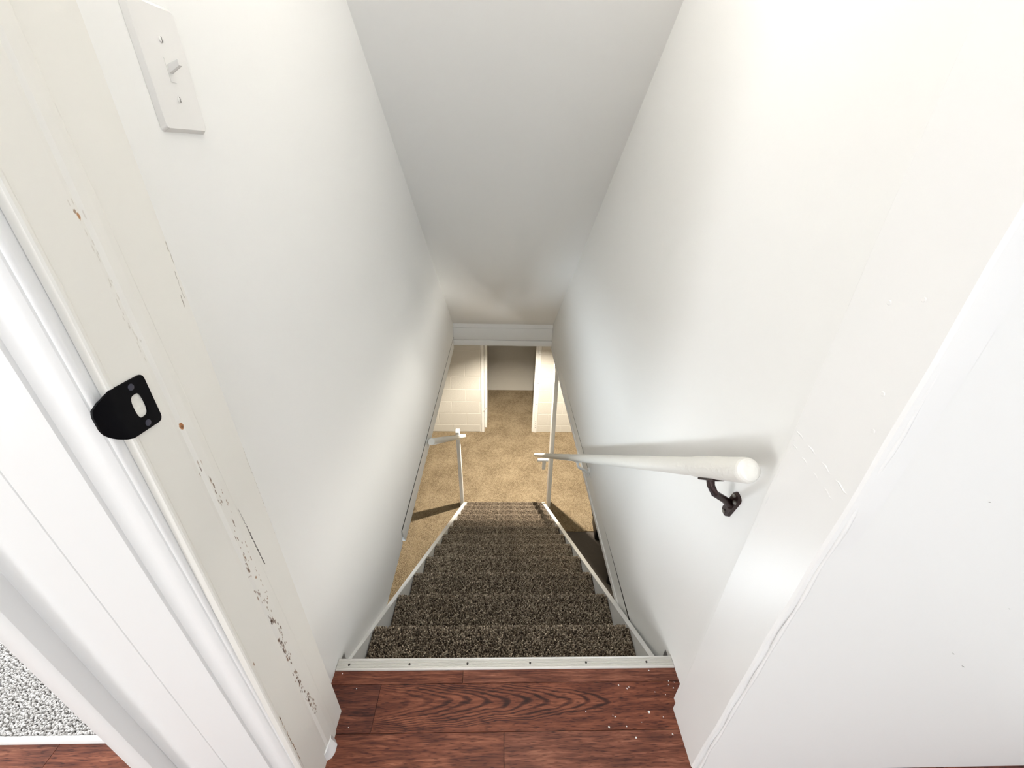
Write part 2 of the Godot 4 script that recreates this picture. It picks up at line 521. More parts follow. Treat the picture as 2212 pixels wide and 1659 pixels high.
func build_upstairs() -> void:
	# hall: closed room round the camera
	slab("floor_hall_base", [[Vector3(-3.3, -0.16, 0.79), Vector3(1.42, 0.0, 3.16)], [Vector3(-3.3, -0.16, 0.0), Vector3(1.42, -0.0125, 0.79)]], M.subfloor, "wooden floor base under the hall planks", "floor")
	slab("ceiling_hall", [[Vector3(-3.4, 2.42, 0.05), Vector3(1.5, 2.52, 3.2)]], M.wall, "white hall ceiling over the head of the stairs", "ceiling")
	# wall the two doorways are cut through
	slab("wall_doorways", [[Vector3(-0.645, 0.0, 0.125), Vector3(-0.455, 2.42, 0.262)], [Vector3(-0.455, 2.06, 0.117), Vector3(0.457, 2.42, 0.250)], [Vector3(-1.56, 2.06, 0.125), Vector3(-0.645, 2.42, 0.262)], [Vector3(-3.3, 0.0, 0.125), Vector3(-1.56, 2.42, 0.262)]], M.wall, "white hall wall between the two doorways", "wall")
	slab("wall_hall_left", [[Vector3(-3.34, 0, 0.25), Vector3(-3.22, 2.42, 2.08)], [Vector3(-3.34, 0, 3.02), Vector3(-3.22, 2.42, 3.16)], [Vector3(-3.34, 2.08, 2.08), Vector3(-3.22, 2.42, 3.02)], [Vector3(-3.34, 0, 2.08), Vector3(-3.22, 0.05, 3.02)]], M.wall, "white hall wall with the glass door", "wall")
	slab("wall_hall_back", [[Vector3(-3.3, 0, 3.06), Vector3(-0.15, 2.42, 3.18)], [Vector3(1.05, 0, 3.06), Vector3(1.42, 2.42, 3.18)], [Vector3(-0.15, 0, 3.06), Vector3(1.05, 0.85, 3.18)], [Vector3(-0.15, 2.05, 3.06), Vector3(1.05, 2.42, 3.18)]], M.wall, "white hall wall with the added fill window, opposite the stairs", "wall")
	slab("wall_hall_right", [[Vector3(1.30, 0, 0.22), Vector3(1.42, 2.42, 3.16)]], M.wall, "plain white end wall of the hall", "wall")
	var st := begin()
	box(st, Vector3(-3.285, 0.05, 2.08), Vector3(-3.279, 2.08, 3.02))
	setting(put(st, "window_1", M.glass), "clear pane of the hall's glass door", "window")
	st = begin()
	box(st, Vector3(-0.15, 0.85, 3.115), Vector3(1.05, 2.05, 3.121))
	setting(put(st, "window_2", M.glass), "clear pane of the added hall fill window", "window")  # unseen window added to bring fill light to the stairwell
	# carpeted room beside the stairs
	slab("wall_carpet_room_left", [[Vector3(-3.34, 0, -3.0), Vector3(-3.22, 2.42, 0.25)]], M.wall, "white side wall of the carpeted room", "wall")
	slab("wall_carpet_room_back", [[Vector3(-3.3, 0, -3.08), Vector3(-2.6, 2.42, -2.96)], [Vector3(-1.2, 0, -3.08), Vector3(-0.55, 2.42, -2.96)], [Vector3(-2.6, 0, -3.08), Vector3(-1.2, 0.8, -2.96)], [Vector3(-2.6, 2.1, -3.08), Vector3(-1.2, 2.42, -2.96)]], M.wall, "white wall of the carpeted room with its window", "wall")
	slab("wall_carpet_room_right", [[Vector3(-0.70, 0, -3.0), Vector3(-0.61, 2.42, 0.125)]], M.wall, "white wall between carpeted room and stairwell", "wall")
	slab("ceiling_carpet_room", [[Vector3(-3.4, 2.42, -3.1), Vector3(-0.605, 2.52, 0.05)]], M.wall, "white ceiling of the carpeted room", "ceiling")
	st = begin()
	box(st, Vector3(-2.6, 0.8, -3.025), Vector3(-1.2, 2.1, -3.019))
	setting(put(st, "window_3", M.glass), "clear pane of the carpeted room's window", "window")
	# its carpet
	var fl := hold("floor_carpet_room")
	setting(fl, "light grey carpet seen through the neighbouring doorway", "floor")
	st = begin()
	box(st, Vector3(-3.3, -0.16, -3.0), Vector3(-0.60, 0.0, 0.163))
	put(st, "carpet_base", M.grey_backing, fl)
	var spots := []
	var step := 0.0042
	var x := -1.75
	while x < -0.72:
		var z := -0.22
		while z < 0.160:
			spots.append(Vector2(x + rng.randf_range(-0.4, 0.4) * step, z + rng.randf_range(-0.4, 0.4) * step))
			z += step
		x += step
	var mm := pile(spots, 0.0, [Color(0.48, 0.46, 0.44), Color(0.78, 0.76, 0.74), Color(0.88, 0.87, 0.86)], 0.55)
	var mi := MultiMeshInstance3D.new()
	mi.name = "carpet_pile"
	mi.multimesh = mm
	mi.material_override = M.yarn
	mi.set_meta("kind", "stuff")
	fl.add_child(mi, true)
	# strip where carpet meets planks
	st = begin()
	var sp := PackedVector2Array([Vector2(0.160, -0.002), Vector2(0.160, 0.004), Vector2(0.163, 0.0075), Vector2(0.172, 0.0070), Vector2(0.1755, 0.001), Vector2(0.1755, -0.002)])
	extrude(st, sp, func(p: Vector2, t: float) -> Vector3: return Vector3(lerpf(-1.56, -0.68, t), p.y, p.x))
	tag(put(st, "carpet_strip", M.plate), "white strip between grey carpet and brown planks in the doorway", "threshold")

func yarn_mesh() -> ArrayMesh:
	# one tuft: three short rings closed by a tip
	var st := begin()
	var rings := [[0.0, 0.0016], [0.0045, 0.0023], [0.0080, 0.0018]]
	for i in 2:
		for k in 5:
			var a0 := TAU * k / 5.0
			var a1 := TAU * (k + 1) / 5.0
			var d0 := Vector3(cos(a0), 0, sin(a0))
			var d1 := Vector3(cos(a1), 0, sin(a1))
			var lo: Vector3 = Vector3.UP * rings[i][0]
			var hi: Vector3 = Vector3.UP * rings[i + 1][0]
			tri(st, [lo + d0 * rings[i][1], lo + d1 * rings[i][1], hi + d1 * rings[i + 1][1]], [d0, d1, d1], [Vector2.ZERO, Vector2.RIGHT, Vector2.ONE])
			tri(st, [lo + d0 * rings[i][1], hi + d1 * rings[i + 1][1], hi + d0 * rings[i + 1][1]], [d0, d1, d0], [Vector2.ZERO, Vector2.ONE, Vector2.DOWN])
	for k in 5:
		var a0 := TAU * k / 5.0
		var a1 := TAU * (k + 1) / 5.0
		var d0 := Vector3(cos(a0), 0, sin(a0))
		var d1 := Vector3(cos(a1), 0, sin(a1))
		var hi := Vector3.UP * 0.0080
		tri(st, [hi + d0 * 0.0018, hi + d1 * 0.0018, Vector3.UP * 0.0095], [(d0 + Vector3.UP).normalized(), (d1 + Vector3.UP).normalized(), Vector3.UP], [Vector2.ZERO, Vector2.RIGHT, Vector2.ONE])
	return st.commit()

func yarn_color(cols: Array) -> Color:
	var t := rng.randf()
	var c: Color = cols[0].lerp(cols[1], rng.randf()) if t < 0.5 else cols[1].lerp(cols[2], rng.randf() * rng.randf())
	return c * rng.randf_range(0.85, 1.12)

func pile(spots: Array, y: float, cols: Array, lean: float) -> MultiMesh:
	var mm := MultiMesh.new()
	mm.transform_format = MultiMesh.TRANSFORM_3D
	mm.use_colors = true
	mm.mesh = yarn_mesh()
	mm.instance_count = spots.size()
	for i in spots.size():
		var p: Vector2 = spots[i]
		var b := Basis(Vector3(rng.randf_range(-1, 1), 0, rng.randf_range(-1, 1)).normalized(), rng.randf() * lean) * Basis(Vector3.UP, rng.randf() * TAU)
		b = b.scaled(Vector3.ONE * rng.randf_range(0.85, 1.25))
		mm.set_instance_transform(i, Transform3D(b, Vector3(p.x, y, p.y)))
		mm.set_instance_color(i, yarn_color(cols))
	return mm

func build_basement() -> void:
	# carpet, and bare concrete beside and under the flight
	slab("floor_basement", [[Vector3(-2.5, FLOOR - 0.05, -5.75), Vector3(2.5, FLOOR, -2.56)], [Vector3(-2.5, FLOOR - 0.05, -2.56), Vector3(0.30, FLOOR, 0.7)]], M.carpet, "tan basement carpet beyond the foot of the stairs", "floor")
	slab("floor_concrete", [[Vector3(0.30, FLOOR - 0.05, -2.56), Vector3(2.5, FLOOR - 0.012, 0.7)]], M.concrete, "bare grey floor beside the stairs where the carpet stops", "floor")
	# ceiling round the stair opening
	slab("ceiling_basement", [[Vector3(-2.5, CEIL, -5.75), Vector3(2.5, CEIL + 0.17, HEAD_Z - 0.06)], [Vector3(-2.5, CEIL, HEAD_Z - 0.06), Vector3(-WELL - 0.021, CEIL + 0.08, 0.7)], [Vector3(WELL + 0.021, CEIL, HEAD_Z - 0.06), Vector3(2.5, CEIL + 0.08, 0.7)], [Vector3(-WELL - 0.021, CEIL, 0.0), Vector3(WELL + 0.021, CEIL + 0.18, 0.7)]], M.joist, "pale basement ceiling round the stair opening", "ceiling")
	slab("wall_basement_left", [[Vector3(-2.5, FLOOR - 0.05, -5.75), Vector3(-2.38, CEIL, 0.7)]], M.block, "painted basement wall on the short handrail side", "wall")
	slab("wall_basement_right", [[Vector3(2.38, FLOOR - 0.05, -5.75), Vector3(2.5, CEIL, 0.7)]], M.block, "painted basement wall on the long handrail side", "wall")
	slab("wall_basement_near", [[Vector3(-2.5, FLOOR - 0.05, 0.6), Vector3(2.5, CEIL, 0.72)]], M.block, "painted basement wall under the hall floor", "wall")
	# dark room behind the block wall
	slab("wall_store_back", [[Vector3(-2.5, FLOOR - 0.05, -5.83), Vector3(2.5, CEIL, -5.705)]], M.block, "painted back wall of the dark room through the basement doorway", "wall")
	# block wall: mortar body set back, every block proud of it
	var w := hold("wall_far")
	setting(w, "cream painted block wall with a doorway at the far end of the basement", "wall")
	var st := begin()
	box(st, Vector3(-2.5, FLOOR - 0.02, FAR - 0.19), Vector3(-0.292, CEIL, FAR - 0.0035))
	box(st, Vector3(0.546, FLOOR - 0.02, FAR - 0.19), Vector3(2.5, CEIL, FAR - 0.0035))
	put(st, "mortar_bed", M.mortar, w)
	var shapes := {}
	for course in range(-1, 11):
		var y0 := FLOOR + 0.1303 + 0.2032 * course
		var y1 := minf(y0 + 0.2032, CEIL)
		y0 = maxf(y0, FLOOR)
		if y1 - y0 < 0.02:
			continue
		var x0 := -0.51 - 0.4064 * 5 + (0.2032 if posmod(course, 2) == 1 else 0.0)
		while x0 < 2.38:
			for span in clip(x0, x0 + 0.4064):
				var key := "%.3f_%.3f" % [span[1] - span[0], y1 - y0]
				if not shapes.has(key):
					shapes[key] = block_mesh(span[1] - span[0] - 0.006, y1 - y0 - 0.006)
				var o := MeshInstance3D.new()
				o.mesh = shapes[key]
				o.material_override = M.block
				o.name = "block"
				w.add_child(o, true)
				o.position = Vector3(span[0] + 0.003, y0 + 0.003, FAR)
			x0 += 0.4064
	# frame round the doorway
	var f := hold("door_1")
	setting(f, "white wooden frame of the doorway in the block wall", "door frame")
	for q in [[-0.290, -0.246, "jamb"], [0.500, 0.544, "jamb"]]:
		st = begin()
		box(st, Vector3(q[0], FLOOR, FAR - 0.19), Vector3(q[1], -0.42, FAR + 0.006), 0.003)
		put(st, q[2], M.trim, f)
	st = begin()
	box(st, Vector3(-0.290, -0.42, FAR - 0.19), Vector3(0.544, CEIL, FAR + 0.006), 0.003)
	put(st, "head_jamb", M.trim, f)
	st = begin()
	box(st, Vector3(0.470, FLOOR, FAR - 0.09), Vector3(0.500, -0.42, FAR - 0.012), 0.003)
	put(st, "door_stop", M.trim, f)
	for y in [-2.36, -2.33, -2.29, -2.25, -1.95, -1.6, -1.15]:
		st = begin()
		tube(st, [Vector3(0.522, y, FAR + 0.005), Vector3(0.522, y, FAR + 0.008)], [0.005, 0.004], 8)
		put(st, "nail_head", M.screw, f)
	# leaf standing open into the dark room
	st = begin()
	box(st, Vector3(-0.244, FLOOR + 0.012, FAR - 0.90), Vector3(-0.209, -0.425, FAR - 0.10), 0.003)
	var leaf := put(st, "door_leaf", M.trim, f)
	leaf.set_meta("label", "white door leaf standing open into the dark room")
	st = begin()
	tube(st, [Vector3(-0.246, -2.06, FAR + 0.004), Vector3(-0.246, -2.06, FAR + 0.02), Vector3(-0.205, -1.995, FAR + 0.024)], [0.006, 0.006, 0.005], 8)
	tag(put(st, "door_hook", M.trim), "small white hook on the basement door frame", "hook")
	# downlight under the basement ceiling, hidden behind the header
	var lamp := hold("ceiling_lamp", Vector3(0.36, CEIL, -3.27))
	tag(lamp, "round white downlight on the basement ceiling beyond the header", "lamp")
	st = begin()
	for pair in [[0.104, 0.0], [0.100, 1.0]]:
		pass
	var ring := PackedVector2Array()
	var hole := PackedVector2Array()
	for k in 32:
		var a := TAU * k / 32.0
		ring.append(Vector2(cos(a), sin(a)))
	for k in 32:
		var p := ring[k]
		var q := ring[(k + 1) % 32]
		var pn := Vector3(p.x, 0, p.y)
		var qn := Vector3(q.x, 0, q.y)
		var lo := Vector3.DOWN * 0.099
		tri(st, [pn * 0.104, qn * 0.104, qn * 0.104 + lo], [pn, qn, qn], [Vector2.ZERO, Vector2.ZERO, Vector2.ZERO])
		tri(st, [pn * 0.104, qn * 0.104 + lo, pn * 0.104 + lo], [pn, qn, pn], [Vector2.ZERO, Vector2.ZERO, Vector2.ZERO])
		quad(st, pn * 0.104 + lo, qn * 0.104 + lo, qn * 0.099 + lo, pn * 0.099 + lo, Vector3.DOWN)
	put(st, "housing", M.trim, lamp)
	st = begin()
	for k in 32:
		var p := ring[k]
		var q := ring[(k + 1) % 32]
		var pn := Vector3(p.x, 0, p.y)
		var qn := Vector3(q.x, 0, q.y)
		var lo := Vector3.DOWN * 0.099
		tri(st, [pn * 0.099, qn * 0.099, qn * 0.099 + lo], [-pn, -qn, -qn], [Vector2.ZERO, Vector2.ZERO, Vector2.ZERO])
		tri(st, [pn * 0.099, qn * 0.099 + lo, pn * 0.099 + lo], [-pn, -qn, -pn], [Vector2.ZERO, Vector2.ZERO, Vector2.ZERO])
		tri(st, [Vector3.DOWN * 0.001, pn * 0.099 + Vector3.DOWN * 0.001, qn * 0.099 + Vector3.DOWN * 0.001], [Vector3.DOWN, Vector3.DOWN, Vector3.DOWN], [Vector2.ZERO, Vector2.ZERO, Vector2.ZERO])
	put(st, "baffle", M.baffle, lamp)
	st = begin()
	var bp := []
	var br := []
	for k in 9:
		var a := PI * k / 8.0
		bp.append(Vector3(0, -0.022 - 0.016 * cos(a), 0))
		br.append(maxf(0.0008, 0.016 * sin(a)))
	tube(st, bp, br, 14)
	put(st, "bulb", M.bulb, lamp)
	var l := OmniLight3D.new()
	l.name = "bulb_light"
	lamp.add_child(l)
	l.position = Vector3(0, -0.022, 0)
	l.light_energy = 5.1
	l.light_color = Color(1.0, 0.955, 0.885)
	l.light_size = 0.016
	l.omni_range = 12.0
	l.omni_attenuation = 2.0
	l.shadow_enabled = true
	fill_uplighter(Vector3(-1.02, FLOOR, -0.82), 2.2, Color(0.92, 0.965, 1.0), "added unseen fill uplighter in the basement on the side with the short handrail")
	fill_uplighter(Vector3(1.12, FLOOR, -1.20), 2.4, Color(1.0, 0.985, 0.95), "added unseen fill uplighter in the basement on the side with the long handrail")
	# black containers on the bare floor, half hidden by the wall
	var bins := [
		[Vector3(1.030, FLOOR, -2.430), 0.085, Vector3(0.40, 0.34, 0.30), "black plastic bin on the edge of the tan carpet"],
		[Vector3(1.068, FLOOR, -2.760), 0.085, Vector3(0.40, 0.30, 0.24), "small black box behind the black bin on the carpet"],
		[Vector3(1.036, FLOOR - 0.012, -1.935), 0.68, Vector3(0.36, 0.36, 0.42), "black tub on the bare floor beside the stairs"]]
	for q in bins:
		var o := hold("storage_bin" if q[3].contains("plastic") else ("storage_box" if q[3].contains("box") else "storage_tub"), q[0])
		o.rotation.y = -q[1]
		tag(o, q[3], "container")
		var sz: Vector3 = q[2]
		st = begin()
		var base := round_rect(Vector2(0, -sz.z), Vector2(sz.x, 0), 0.03, 4)
		var mid := Vector2(sz.x, -sz.z) * 0.5
		extrude(st, base, func(p: Vector2, t: float) -> Vector3:
			var g := mid + (p - mid) * lerpf(0.96, 1.0, t)
			return Vector3(g.x, sz.y * 0.9 * t, g.y))
		put(st, "body", M.bag, o)
		st = begin()
		extrude(st, round_rect(Vector2(-0.005, -sz.z - 0.005), Vector2(sz.x + 0.005, 0.005), 0.033, 4), func(p: Vector2, t: float) -> Vector3: return Vector3(p.x, sz.y * (0.9 + 0.1 * t), p.y))
		put(st, "lid", M.bag, o)

func fill_uplighter(at: Vector3, energy: float, tint: Color, label: String) -> void:
	# added fill uplighter, unseen: its bowl sends the light up past the flight on to the stairwell walls
	var o := hold("fill_uplighter", at)
	tag(o, label, "lamp")
	var st := begin()
	tube(st, [Vector3.ZERO, Vector3(0, 0.012, 0), Vector3(0, 0.022, 0)], [0.13, 0.13, 0.02], 24)
	put(st, "foot", M.screw, o)
	st = begin()
	tube(st, [Vector3(0, 0.02, 0), Vector3(0, 1.36, 0)], [0.011, 0.011], 12)
	put(st, "pole", M.screw, o)
	st = begin()
	tube(st, [Vector3(0, 1.36, 0), Vector3(0, 1.37, 0), Vector3(0, 1.395, 0), Vector3(0, 1.44, 0)], [0.03, 0.06, 0.11, 0.15], 28, false)
	put(st, "bowl", M.baffle, o)
	st = begin()
	tube(st, [Vector3(0, 1.410, 0), Vector3(0, 1.418, 0), Vector3(0, 1.424, 0)], [0.12, 0.125, 0.06], 24)
	put(st, "glowing_disc", M.opal, o)
	var l := SpotLight3D.new()
	l.name = "uplight"
	o.add_child(l)
	l.transform = Transform3D(Basis.looking_at(Vector3.UP, Vector3.FORWARD), Vector3(0, 1.45, 0))
	l.light_energy = energy
	l.light_color = tint
	l.light_size = 0.16
	l.spot_angle = 68.0
	l.spot_angle_attenuation = 0.6
	l.spot_range = 10.0
	l.spot_attenuation = 2.0
	l.shadow_enabled = true

func clip(a: float, b: float) -> Array:
	# parts of a block's length that lie beside the doorway
	var res := []
	if a < -0.292:
		res.append([maxf(a, -2.38), minf(b, -0.292)])
	if b > 0.546:
		res.append([maxf(a, 0.546), minf(b, 2.38)])
	return res.filter(func(s: Array) -> bool: return s[1] - s[0] > 0.02)

func block_mesh(w: float, h: float) -> ArrayMesh:
	var st := begin()
	var d := 0.0025
	var a := [Vector3(0, 0, -0.004), Vector3(w, 0, -0.004), Vector3(w, h, -0.004), Vector3(0, h, -0.004)]
	var b := [Vector3(d, d, 0), Vector3(w - d, d, 0), Vector3(w - d, h - d, 0), Vector3(d, h - d, 0)]
	var nn := [Vector3(0, -0.7, 0.7), Vector3(0.7, 0, 0.7), Vector3(0, 0.7, 0.7), Vector3(-0.7, 0, 0.7)]
	quad(st, b[0], b[1], b[2], b[3], Vector3(0, 0, 1))
	for k in 4:
		var l := (k + 1) % 4
		quad(st, a[k], a[l], b[l], b[k], nn[k].normalized())
	return st.commit()

func build_landing() -> void:
	# printed oak planks, each a board of its own
	var kinds := [
		wood_material(11, Color(0.455, 0.250, 0.178), Color(0.66, 0.43, 0.32), Color(0.23, 0.10, 0.068), 0.0),
		wood_material(12, Color(0.455, 0.246, 0.174), Color(0.66, 0.425, 0.31), Color(0.18, 0.075, 0.052), 0.582),
		wood_material(13, Color(0.465, 0.268, 0.200), Color(0.66, 0.445, 0.345), Color(0.26, 0.13, 0.096), 0.0),
		wood_material(14, Color(0.390, 0.205, 0.150), Color(0.57, 0.35, 0.265), Color(0.18, 0.078, 0.058), 0.0)]
	var fl := hold("floor")
	setting(fl, "reddish brown oak plank floor at the head of the stairs", "floor")
	# rows across the hall: [z from, z to, joints along x, board kinds]
	var rows := [
		[0.004, 0.061, [-2.1, -1.05, -0.117, 0.85, 1.30], [3, 0, 2, 3]],
		[0.061, 0.165, [-2.35, -1.30, -0.327, 0.673, 1.30], [0, 3, 1, 2]],
		[0.165, 0.269, [-2.05, -1.03, -0.009, 0.99, 1.30], [2, 0, 2, 3]],
		[0.269, 0.373, [-1.7, -0.7, 0.3, 1.30], [0, 3, 2]],
		[0.373, 0.477, [-2.0, -1.0, 0.0, 1.0, 1.30], [3, 0, 2, 0]],
		[0.477, 0.581, [-1.6, -0.6, 0.4, 1.30], [2, 0, 3]],
		[0.581, 0.685, [-2.1, -1.1, -0.1, 0.9, 1.30], [0, 2, 3, 0]],
		[0.685, 0.789, [-1.8, -0.8, 0.2, 1.2], [3, 2, 0]]]
	var n := 0
	for r in rows:
		for k in r[3].size():
			var x0: float = r[2][k]
			var x1: float = r[2][k + 1]
			# boards end at the walls and frames
			if r[1] < 0.17:
				if x0 < -0.457 and x1 > -0.457:
					if r[0] < 0.1:
						x0 = -0.4575
				if x1 > 0.457:
					x1 = 0.4575
				if x1 <= -0.457 or x0 >= 0.457:
					continue
			var st := begin()
			var g := 0.0006
			var a := Vector3(x0 + g, -0.0120, r[0] + g)
			var b := Vector3(x1 - g, 0.0, r[1] - g)
			var len := (b.x - a.x) / 1.06
			var u0 := 0.0 if r[3][k] == 1 else (1.0 - len) * 0.25 * (n % 5)
			quad(st, Vector3(a.x, 0, a.z), Vector3(b.x, 0, a.z), Vector3(b.x, 0, b.z), Vector3(a.x, 0, b.z), Vector3.UP, Vector2(u0, 0), Vector2(u0 + len, 0), Vector2(u0 + len, 1), Vector2(u0, 1))
			quad(st, Vector3(a.x, 0, a.z), Vector3(a.x, 0, b.z), Vector3(a.x, a.y, b.z), a, Vector3.LEFT, Vector2(u0, 0), Vector2(u0, 1), Vector2(u0 + 0.01, 1), Vector2(u0 + 0.01, 0))
			quad(st, Vector3(b.x, 0, a.z), Vector3(b.x, 0, b.z), Vector3(b.x, a.y, b.z), Vector3(b.x, a.y, a.z), Vector3.RIGHT, Vector2(u0, 0), Vector2(u0, 1), Vector2(u0 + 0.01, 1), Vector2(u0 + 0.01, 0))
			quad(st, Vector3(a.x, 0, a.z), Vector3(b.x, 0, a.z), Vector3(b.x, a.y, a.z), a, Vector3.FORWARD, Vector2(u0, 0), Vector2(u0 + len, 0), Vector2(u0 + len, 0.1), Vector2(u0, 0.1))
			quad(st, Vector3(a.x, 0, b.z), b, Vector3(b.x, a.y, b.z), Vector3(a.x, a.y, b.z), Vector3.BACK, Vector2(u0, 1), Vector2(u0 + len, 1), Vector2(u0 + len, 0.9), Vector2(u0, 0.9))
			put(st, "plank", kinds[r[3][k]], fl)
			n += 1
	# ribbed aluminium nosing
	var strip := hold("stair_nosing", Vector3(0, 0, 0))
	tag(strip, "ribbed aluminium edge strip between planks and the top step", "edge strip")
	var pr := PackedVector2Array([Vector2(0.0295, 0.0005), Vector2(0.0280, 0.0032)])
	var z := 0.0255
	for k in 8:
		pr.append(Vector2(z, 0.0042))
		pr.append(Vector2(z - 0.0011, 0.0042))
		pr.append(Vector2(z - 0.0016, 0.0028))
		pr.append(Vector2(z - 0.0022, 0.0028))
		z -= 0.0027
	pr.append(Vector2(0.0030, 0.0042))
	pr.append(Vector2(0.0006, 0.0036))
	pr.append(Vector2(-0.0010, 0.0010))
	pr.append(Vector2(-0.0010, -0.028))
	pr.append(Vector2(0.0010, -0.028))
	pr.append(Vector2(0.0010, 0.0005))
	var st2 := begin()
	extrude(st2, pr, func(p: Vector2, t: float) -> Vector3: return Vector3(lerpf(-0.4555, 0.4555, t), p.y, p.x), 1, true, 20.0)
	put(st2, "ribbed_strip", M.metal, strip)
	for x in [-0.424, -0.263, -0.107, 0.063, 0.216, 0.383]:
		st2 = begin()
		tube(st2, [Vector3(x, 0.0030, 0.0155), Vector3(x, 0.0046, 0.0155), Vector3(x, 0.0050, 0.0155)], [0.0030, 0.0028, 0.0012], 10)
		put(st2, "screw", M.screw, strip)
	# crumbs of paint left on the planks
	var fk := begin()
	for q in [[0.196, 0.127, 2.0], [0.267, 0.138, 2.2], [0.247, 0.159, 2.6], [0.29, 0.158, 1.8], [0.355, 0.129, 3.4], [0.387, 0.14, 1.4], [0.307, 0.18, 2.6], [0.429, 0.061, 1.8], [0.384, 0.035, 2.4], [0.313, 0.077, 2.2], [0.319, 0.074, 1.6], [0.436, 0.077, 2.0], [0.398, 0.175, 2.2], [0.293, 0.069, 1.8], [0.384, 0.086, 1.4], [-0.436, 0.035, 1.6], [-0.388, 0.07, 1.6], [-0.382, 0.152, 1.4], [0.443, 0.064, 1.4], [0.425, 0.07, 1.2], [0.262, 0.135, 1.2], [0.41, 0.092, 1.2], [0.33, 0.15, 1.0]]:
		var c := Vector3(q[0], 0.0007, q[1])
		var rad: float = q[2] * 0.001
		var turn := rng.randf() * TAU
		var ring := []
		for k in 5:
			ring.append(c + Vector3(cos(turn + TAU * k / 5.0), 0, sin(turn + TAU * k / 5.0)) * rad * rng.randf_range(0.6, 1.15) + Vector3.DOWN * 0.0006)
		for k in 5:
			tri(fk, [c + Vector3.UP * 0.0005, ring[k], ring[(k + 1) % 5]], [Vector3.UP, Vector3.UP, Vector3.UP], [Vector2.ZERO, Vector2.RIGHT, Vector2.ONE])
	var fo := put(fk, "paint_crumbs", M.trim)
	tag(fo, "scattered white paint crumbs on the brown planks", "debris")
	fo.set_meta("kind", "stuff")

func lean_left(z: float, y: float) -> float:
	# the old jamb widens towards the floor
	var k := 0.0
	if z <= 0.175:
		k = lerpf(0.0, 0.022, clampf((z - 0.117) / 0.058, 0.0, 1.0))
	elif z <= 0.20:
		k = lerpf(0.022, 0.006, (z - 0.175) / 0.025)
	else:
		k = lerpf(0.006, -0.016, clampf((z - 0.20) / 0.06, 0.0, 1.0))
	return z + clampf(y - 0.75, -0.75, 0.6 if z < 0.21 else 0.32) * k

